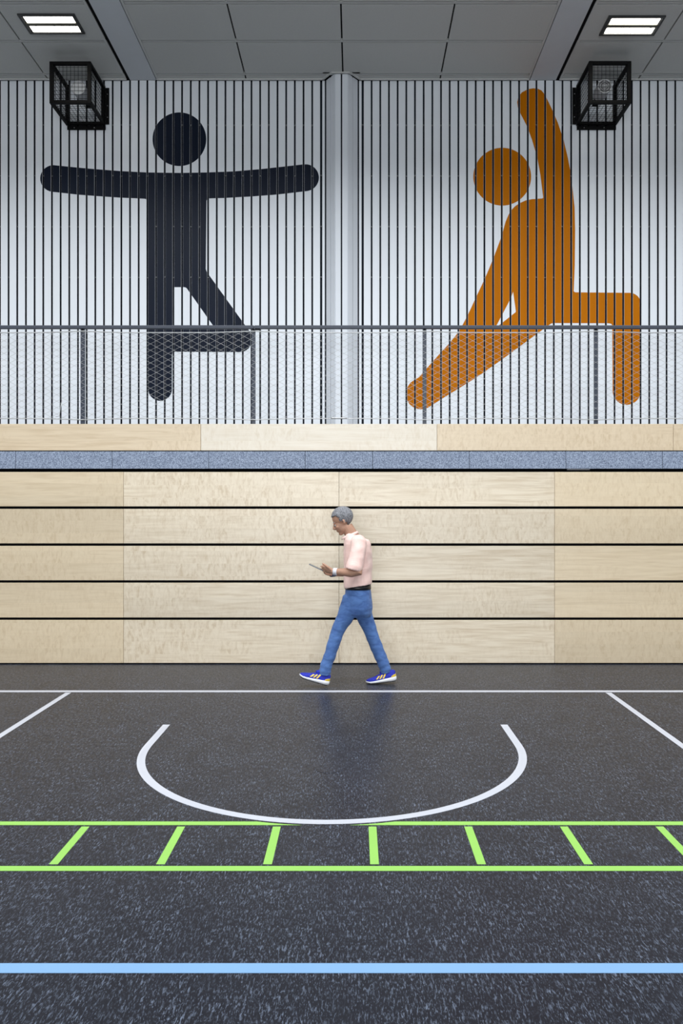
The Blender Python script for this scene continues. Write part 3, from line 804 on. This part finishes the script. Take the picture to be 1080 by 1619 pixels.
# head
ball(b, hp(-0.012, 0, 0.035), (0.096, 0.075, 0.086), AX, 24, 16)
ball(b, hp(0.036, 0, -0.035), (0.056, 0.058, 0.078), AX, 20, 14)
ball(b, hp(0.062, 0, -0.098), (0.026, 0.028, 0.020), AX)
for s in (-1, 1):
    ball(b, hp(0.018, 0.036*s, -0.062), (0.050, 0.022, 0.034), AX)
    ball(b, hp(0.080, 0.027*s, 0.012), (0.012, 0.021, 0.008), AX)
    ball(b, hp(0.062, 0.040*s, -0.032), (0.020, 0.018, 0.016), AX)
    tube(b, [hp(-0.010, 0.072*s, 0.010), hp(-0.014, 0.082*s, -0.004), hp(-0.010, 0.082*s, -0.024), hp(0.0, 0.074*s, -0.040)], [0.009, 0.012, 0.010, 0.006], 8, round_ends=True)
tube(b, [hp(0.084, 0, 0.008), hp(0.096, 0, -0.012), hp(0.108, 0, -0.030), hp(0.096, 0, -0.040)], [0.007, 0.009, 0.013, 0.010], 10, round_ends=True)
for s in (-1, 1): ball(b, hp(0.094, 0.011*s, -0.036), (0.010, 0.008, 0.007), AX)
ball(b, hp(0.086, 0, -0.062), (0.010, 0.024, 0.005), AX)
ball(b, hp(0.083, 0, -0.072), (0.010, 0.020, 0.006), AX)
body = remesh(link('body', b, M_skin, person), 0.0048, 2)
for s in (-1, 1):
    b = bmesh.new(); ball(b, hp(0.0775, 0.027*s, -0.008), 0.0115, AX, 12, 8)
    e = link('eye', b, M_white, person)
    b = bmesh.new(); ball(b, hp(0.0885, 0.029*s, -0.010), (0.003, 0.0055, 0.0055), AX, 10, 6)
    link('iris', b, M_dark, e)
    b = bmesh.new(); tube(b, [hp(0.083, 0.014*s, 0.018), hp(0.086, 0.028*s, 0.022), hp(0.074, 0.044*s, 0.018)], [0.003, 0.004, 0.003], 6, round_ends=True)
    link('eyebrow', b, M_hair, person)
# hair: short cap from forehead to nape
b = bmesh.new(); nu, nv = 64, 44; grid = {}
for j in range(nv+1):
    for i in range(nu):
        th = PI*(j/nv*0.98+0.01); a = 2*PI*i/nu
        f = math.sin(th)*math.cos(a); s = math.sin(th)*math.sin(a); u = math.cos(th)
        j_ = 1+0.012*math.sin(9*a)*math.sin(7*th)
        grid[i, j] = b.verts.new(hp(-0.016+0.1005*f*j_, 0.0815*s*j_, 0.037+0.0915*u*j_))
def hairy(v):
    q = v-HC; f, s, u = q.dot(HF), q.dot(HS), q.dot(HU)
    if f > 0.045: return u > 0.072
    if f > 0.005: return u > 0.072-(0.045-f)*1.2 or (u > 0.0 and f < 0.022)
    return u > -0.025+(0.4*(f+0.02) if f > -0.03 else 0) if f > -0.03 else u > -0.055
for j in range(nv):
    for i in range(nu):
        q = [grid[i, j], grid[(i+1) % nu, j], grid[(i+1) % nu, j+1], grid[i, j+1]]
        if all(hairy(v.co) for v in q):
            fc = b.faces.new(q); fc.smooth = True
bmesh.ops.delete(b, geom=[v for v in b.verts if not v.link_faces], context='VERTS')
hair = link('hair', b, M_hair, person)
sm = hair.modifiers.new('thickness', 'SOLIDIFY'); sm.thickness = 0.010; sm.offset = 0.0
# shirt
b = bmesh.new()
rings(b, [hring(845.5, 550, 571, 0.075, tilt=-0.2), hring(848.5, 547.5, 577, 0.125, tilt=-0.15), hring(853, 545, 583.5, 0.175), hring(860, 543.5, 587, 0.198),
          hring(872, 543, 588.5, 0.200), hring(888, 543.5, 588.5, 0.19), hring(903, 543.5, 588, 0.186), hring(916, 543.5, 588.5, 0.186), hring(923, 543.5, 588, 0.186), hring(925.0, 543.5, 588.5, 0.186, tilt=0.17)])
def sleeve(SH, EL, WR, s):
    up = (EL-SH)
    e = SH+up*0.80
    tube(b, [SH+Vector((0.0, 0.07*s, 0.01)), SH+Vector((0, 0, -0.005)), SH+up*0.35+Vector((-0.012, 0, 0)), SH+up*0.62+Vector((-0.024, 0, 0)), e+Vector((-0.036, 0, 0.0)), e+Vector((-0.042, 0, -0.022))], [0.070, 0.074, 0.072, 0.073, 0.077, 0.078], 18)
sleeve(SHL, ELL, WRL, 1); sleeve(SHR, ELR, WRR, -1)
shirt = remesh(link('shirt', b, M_shirt, person), 0.006, 4, 0.020, 0.13)
b = bmesh.new()                                    # collar band round the neck
n = 28; rs = []
cc_ = P(553.5, 846, DP)
for dz, q in ((-0.014, 1.16), (0.010, 1.02), (0.013, 1.08), (-0.012, 1.30)):
    rs.append([Vector((cc_.x+0.064*q*math.cos(2*PI*i/n), DP+0.066*q*math.sin(2*PI*i/n), cc_.z+dz+0.40*0.064*q*math.cos(2*PI*i/n))) for i in range(n)])
vs = [[b.verts.new(p) for p in r] for r in rs]
for a_, c_ in zip(vs, vs[1:]+vs[:1]):
    for i in range(n): b.faces.new((a_[i], a_[(i+1)%n], c_[(i+1)%n], c_[i])).smooth = True
col = link('collar', b, M_shirt, shirt); col.matrix_parent_inverse = Matrix.Identity(4)
col.parent = person; col.matrix_parent_inverse = Matrix.Translation(-person.location)
# jeans
b = bmesh.new()
rings(b, [hring(926, 546.5, 585, 0.160), hring(935, 545.5, 586.5, 0.170), hring(948, 544.5, 588, 0.178), hring(960, 544, 589, 0.178), hring(968, 546, 588, 0.165), hring(974, 550, 586, 0.13)])
jF = [(557, 945, 0.088), (552, 962, 0.090), (545, 978, 0.076), (537, 991, 0.067), (532, 1003, 0.061), (527, 1018, 0.059), (522.5, 1034, 0.056), (516.5, 1050, 0.056), (514.5, 1059, 0.054), (514, 1067, 0.052)]
jB = [(567, 945, 0.088), (572, 962, 0.090), (578, 978, 0.077), (583, 990, 0.069), (587.5, 1003, 0.062), (593.5, 1018, 0.060), (600, 1034, 0.057), (606, 1048, 0.057), (609, 1056, 0.054), (610, 1063.5, 0.050)]
for J, d0, d1 in ((jF, 7.005, dL), (jB, 7.135, dRr)):
    pts = [P(x, y, dlin(d0, d1, i, len(J))) for i, (x, y, r) in enumerate(J)]
    rr = [r for *_, r in J]
    P2, R2 = [pts[0]], [rr[0]]
    for i in range(len(pts)-1):                    # gathered folds near the hem
        for k in range(1, 4):
            t = k/3; w_ = math.sin((i*3+k)*2.1)*0.0035*(i/len(pts))
            P2.append(pts[i].lerp(pts[i+1], t)); R2.append(rr[i]*(1-t)+rr[i+1]*t+w_)
    tube(b, P2, R2, 20)
jeans = remesh(link('jeans', b, M_jeans, person), 0.006, 3, 0.009, 0.09)
b = bmesh.new()
a0, a1 = hring(924.2, 545.3, 586.5, 0.166, n=40), hring(930.5, 545.0, 587, 0.170, n=40)
rings(b, [a1, a0]); link('belt', b, M_belt, person)
# shoes
def shoe(toe_px, heel_px, d, lift):
    """shoe built along the sole line from heel to toe"""
    A = P(*heel_px, d); B = P(*toe_px, d)
    f = (B-A); L = f.length; f.normalize(); s = Vector((0, 1, 0)); u = Vector((-f.z, 0, f.x))
    if u.z < 0: u = -u
    def q(t, y, h): return A+f*(t*L)+s*y+u*h
    def wid(t): return 0.030+0.019*math.sin(min(1, max(0, (t-0.0)/0.18))*PI/2)*(1-0.20*math.exp(-((t-0.38)/0.16)**2)) - (0.035*((t-0.8)/0.2)**2 if t > 0.8 else 0)
    # sole
    bs = bmesh.new(); rs = []
    for t, z0, z1 in ((-0.02, 0.020, 0.042), (0.0, 0.010, 0.046), (0.05, 0.004, 0.048), (0.15, 0.003, 0.046), (0.3, 0.003, 0.040), (0.5, 0.003, 0.034), (0.7, 0.003, 0.030), (0.85, 0.005, 0.028), (0.95, 0.012, 0.029), (1.0, 0.018, 0.028)):
        w_ = wid(t)*(0.8 if t in (-0.02, 1.0) else 1.0); m_ = (z0+z1)/2; hh = (z1-z0)/2
        rs.append([q(t, w_*math.copysign(abs(math.cos(a))**0.5, math.cos(a)), m_+hh*math.copysign(abs(math.sin(a))**0.6, math.sin(a))) for a in [2*PI*i/20 for i in range(20)]])
    rings(bs, rs)
    sole = link('shoe', bs, M_sole, person); sole.name = 'shoe'
    bo = bmesh.new(); rs = []
    for t in (0.03, 0.1, 0.3, 0.5, 0.7, 0.85, 0.93):
        w_ = wid(t)*0.92
        rs.append([q(t, w_*c, z) for c, z in ((-1, 0.0005+0.004*(t > 0.9)), (1, 0.0005+0.004*(t > 0.9)), (1, 0.006+0.004*(t > 0.9)), (-1, 0.006+0.004*(t > 0.9)))])
    rings(bo, rs, smooth=False)
    def sub(name, bm_, m):
        o = link(name, bm_, m); o.parent = sole
        o.matrix_parent_inverse = sole.matrix_parent_inverse.inverted() @ Matrix.Identity(4) if False else Matrix.Identity(4)
        return o
    subs = [('outsole', bo, M_outsole)]
    # upper
    bu = bmesh.new(); rs = []
    prof = [(0.0, 0.040, 0.092, 0.62), (0.04, 0.038, 0.104, 0.74), (0.12, 0.036, 0.108, 0.80), (0.22, 0.036, 0.104, 0.80), (0.34, 0.034, 0.096, 0.80), (0.46, 0.030, 0.085, 0.82), (0.6, 0.026, 0.068, 0.88), (0.74, 0.024, 0.056, 0.92), (0.86, 0.022, 0.048, 0.93), (0.94, 0.020, 0.042, 0.9), (0.985, 0.022, 0.034, 0.7)]
    for t, z0, z1, k in prof:
        w_ = wid(t)*k; m_ = z0; hh = z1-z0
        ring = []
        for i in range(20):
            a = 2*PI*i/20
            y = w_*math.copysign(abs(math.cos(a))**0.75, math.cos(a)); z = m_+(hh*abs(math.sin(a))**0.8 if math.sin(a) > 0 else -0.012*abs(math.sin(a)))
            if math.sin(a) > 0.5 and t < 0.5: y *= 0.80
            ring.append(q(t, y, z))
        rs.append(ring)
    rings(bu, rs); subs.append(('upper', bu, M_shoe))
    # tongue, laces
    bt = bmesh.new(); tube(bt, [q(0.50, 0, 0.082), q(0.42, 0, 0.094), q(0.34, 0, 0.108), q(0.31, 0, 0.122)], [0.016, 0.019, 0.020, 0.016], 10, flat=((0, 1, 0), 1.0)); subs.append(('tongue', bt, M_shoe))
    for i in range(4):
        t = 0.42+i*0.065; h = 0.094-i*0.0085
        bl_ = bmesh.new(); tube(bl_, [q(t, -0.026, h-0.012), q(t+0.01, 0, h+0.002), q(t, 0.026, h-0.012)], 0.0028, 6); subs.append(('lace', bl_, M_shoe))
    # three slanted side stripes on both sides
    for sd in (-1, 1):
        for i in range(3):
            t0 = 0.33+0.105*i; bt = bmesh.new(); pts = []
            N = 6
            top, bot = [], []
            for k in range(N+1):
                e = k/N; z = 0.040+e*(0.040-0.007*i); t = t0+0.085*(1-e)*1.0-0.02
                def surf(tt, zz):
                    j = max(0, min(len(prof)-2, next((m for m in range(len(prof)-1) if prof[m][0] <= tt <= prof[m+1][0]), 0)))
                    a_, c_ = prof[j], prof[j+1]; e2 = (tt-a_[0])/(c_[0]-a_[0])
                    z0_ = a_[1]+(c_[1]-a_[1])*e2; z1_ = a_[2]+(c_[2]-a_[2])*e2; kk = a_[3]+(c_[3]-a_[3])*e2
                    sn = max(0.0, min(0.98, ((zz-z0_)/(z1_-z0_))))**(1/0.8)
                    cs = math.sqrt(1-sn*sn)**0.75
                    yy = wid(tt)*kk*cs
                    if sn > 0.5 and tt < 0.5: yy *= 0.80+0.2*max(0, 1-(sn-0.5)*10)
                    return yy
                top.append(q(t+0.052, sd*(surf(t+0.052, z)+0.0035), z)); bot.append(q(t, sd*(surf(t, z)+0.0035), z))
            va = [bt.verts.new(p) for p in top]; vb = [bt.verts.new(p) for p in bot]
            for k in range(N): bt.faces.new((va[k], va[k+1], vb[k+1], vb[k]))
            r_ = bmesh.ops.extrude_face_region(bt, geom=bt.faces[:])
            for v in [g_ for g_ in r_['geom'] if isinstance(g_, bmesh.types.BMVert)]: v.co.y -= sd*0.006
            subs.append(('stripe', bt, M_yellow))
    bh = bmesh.new(); rs = []
    for t, k, z0, z1 in ((-0.012, 0.55, 0.044, 0.064), (0.02, 0.86, 0.045, 0.068), (0.08, 0.88, 0.045, 0.064), (0.15, 0.87, 0.044, 0.052)):
        w_ = wid(t)*k
        rs.append([q(t, c*w_, z) for c, z in ((-1, z0), (1, z0), (1, z1), (-1, z1))])
    rings(bh, rs, smooth=False); subs.append(('heel_trim', bh, M_yellow))
    for nm, bb, mm in subs: sub(nm, bb, mm)
    return sole
shoe((472.5, 1069.5), (518.5, 1083.6), 6.985, 0)
shoe((579.0, 1081.2), (626.5, 1075.8), 7.13, 0)
# wrist wear
def band(name, A, B, t0, t1, r, m, rr=1.0):
    b = bmesh.new(); d = B-A
    tube(b, [A+d*t0, A+d*(t0+t1)/2, A+d*t1], [r*0.98, r, r*0.98], 18); return link(name, b, m, person)
band('wristband', ELL, WRL, 0.84, 0.99, 0.0335, M_band_w)
band('watch_strap', ELR, WRR, 0.84, 1.0, 0.0330, M_band_d)
# phone, held: a thing of its own
ph = empty('smartphone', phone_c)
tag(ph, 'grey smartphone held out in the hands of the walking person', 'phone')
pd = Vector((-0.90, 0.0, 0.42)).normalized(); pn = Vector((0.42, 0.0, 0.90)).normalized(); ps = Vector((0, 1, 0))
R = Matrix((( pd.x, ps.x, pn.x), (pd.y, ps.y, pn.y), (pd.z, ps.z, pn.z))).to_4x4()
b = bmesh.new(); box(b, (-0.072, -0.036, -0.0045), (0.072, 0.036, 0.0045)); o = link('case', b, M_phone); o.parent = ph; o.rotation_euler = R.to_euler(); bevel(o, 0.004, 3)
b = bmesh.new(); box(b, (-0.068, -0.032, 0.0042), (0.068, 0.032, 0.0050)); o = link('screen', b, M_screen); o.parent = ph; o.rotation_euler = R.to_euler()
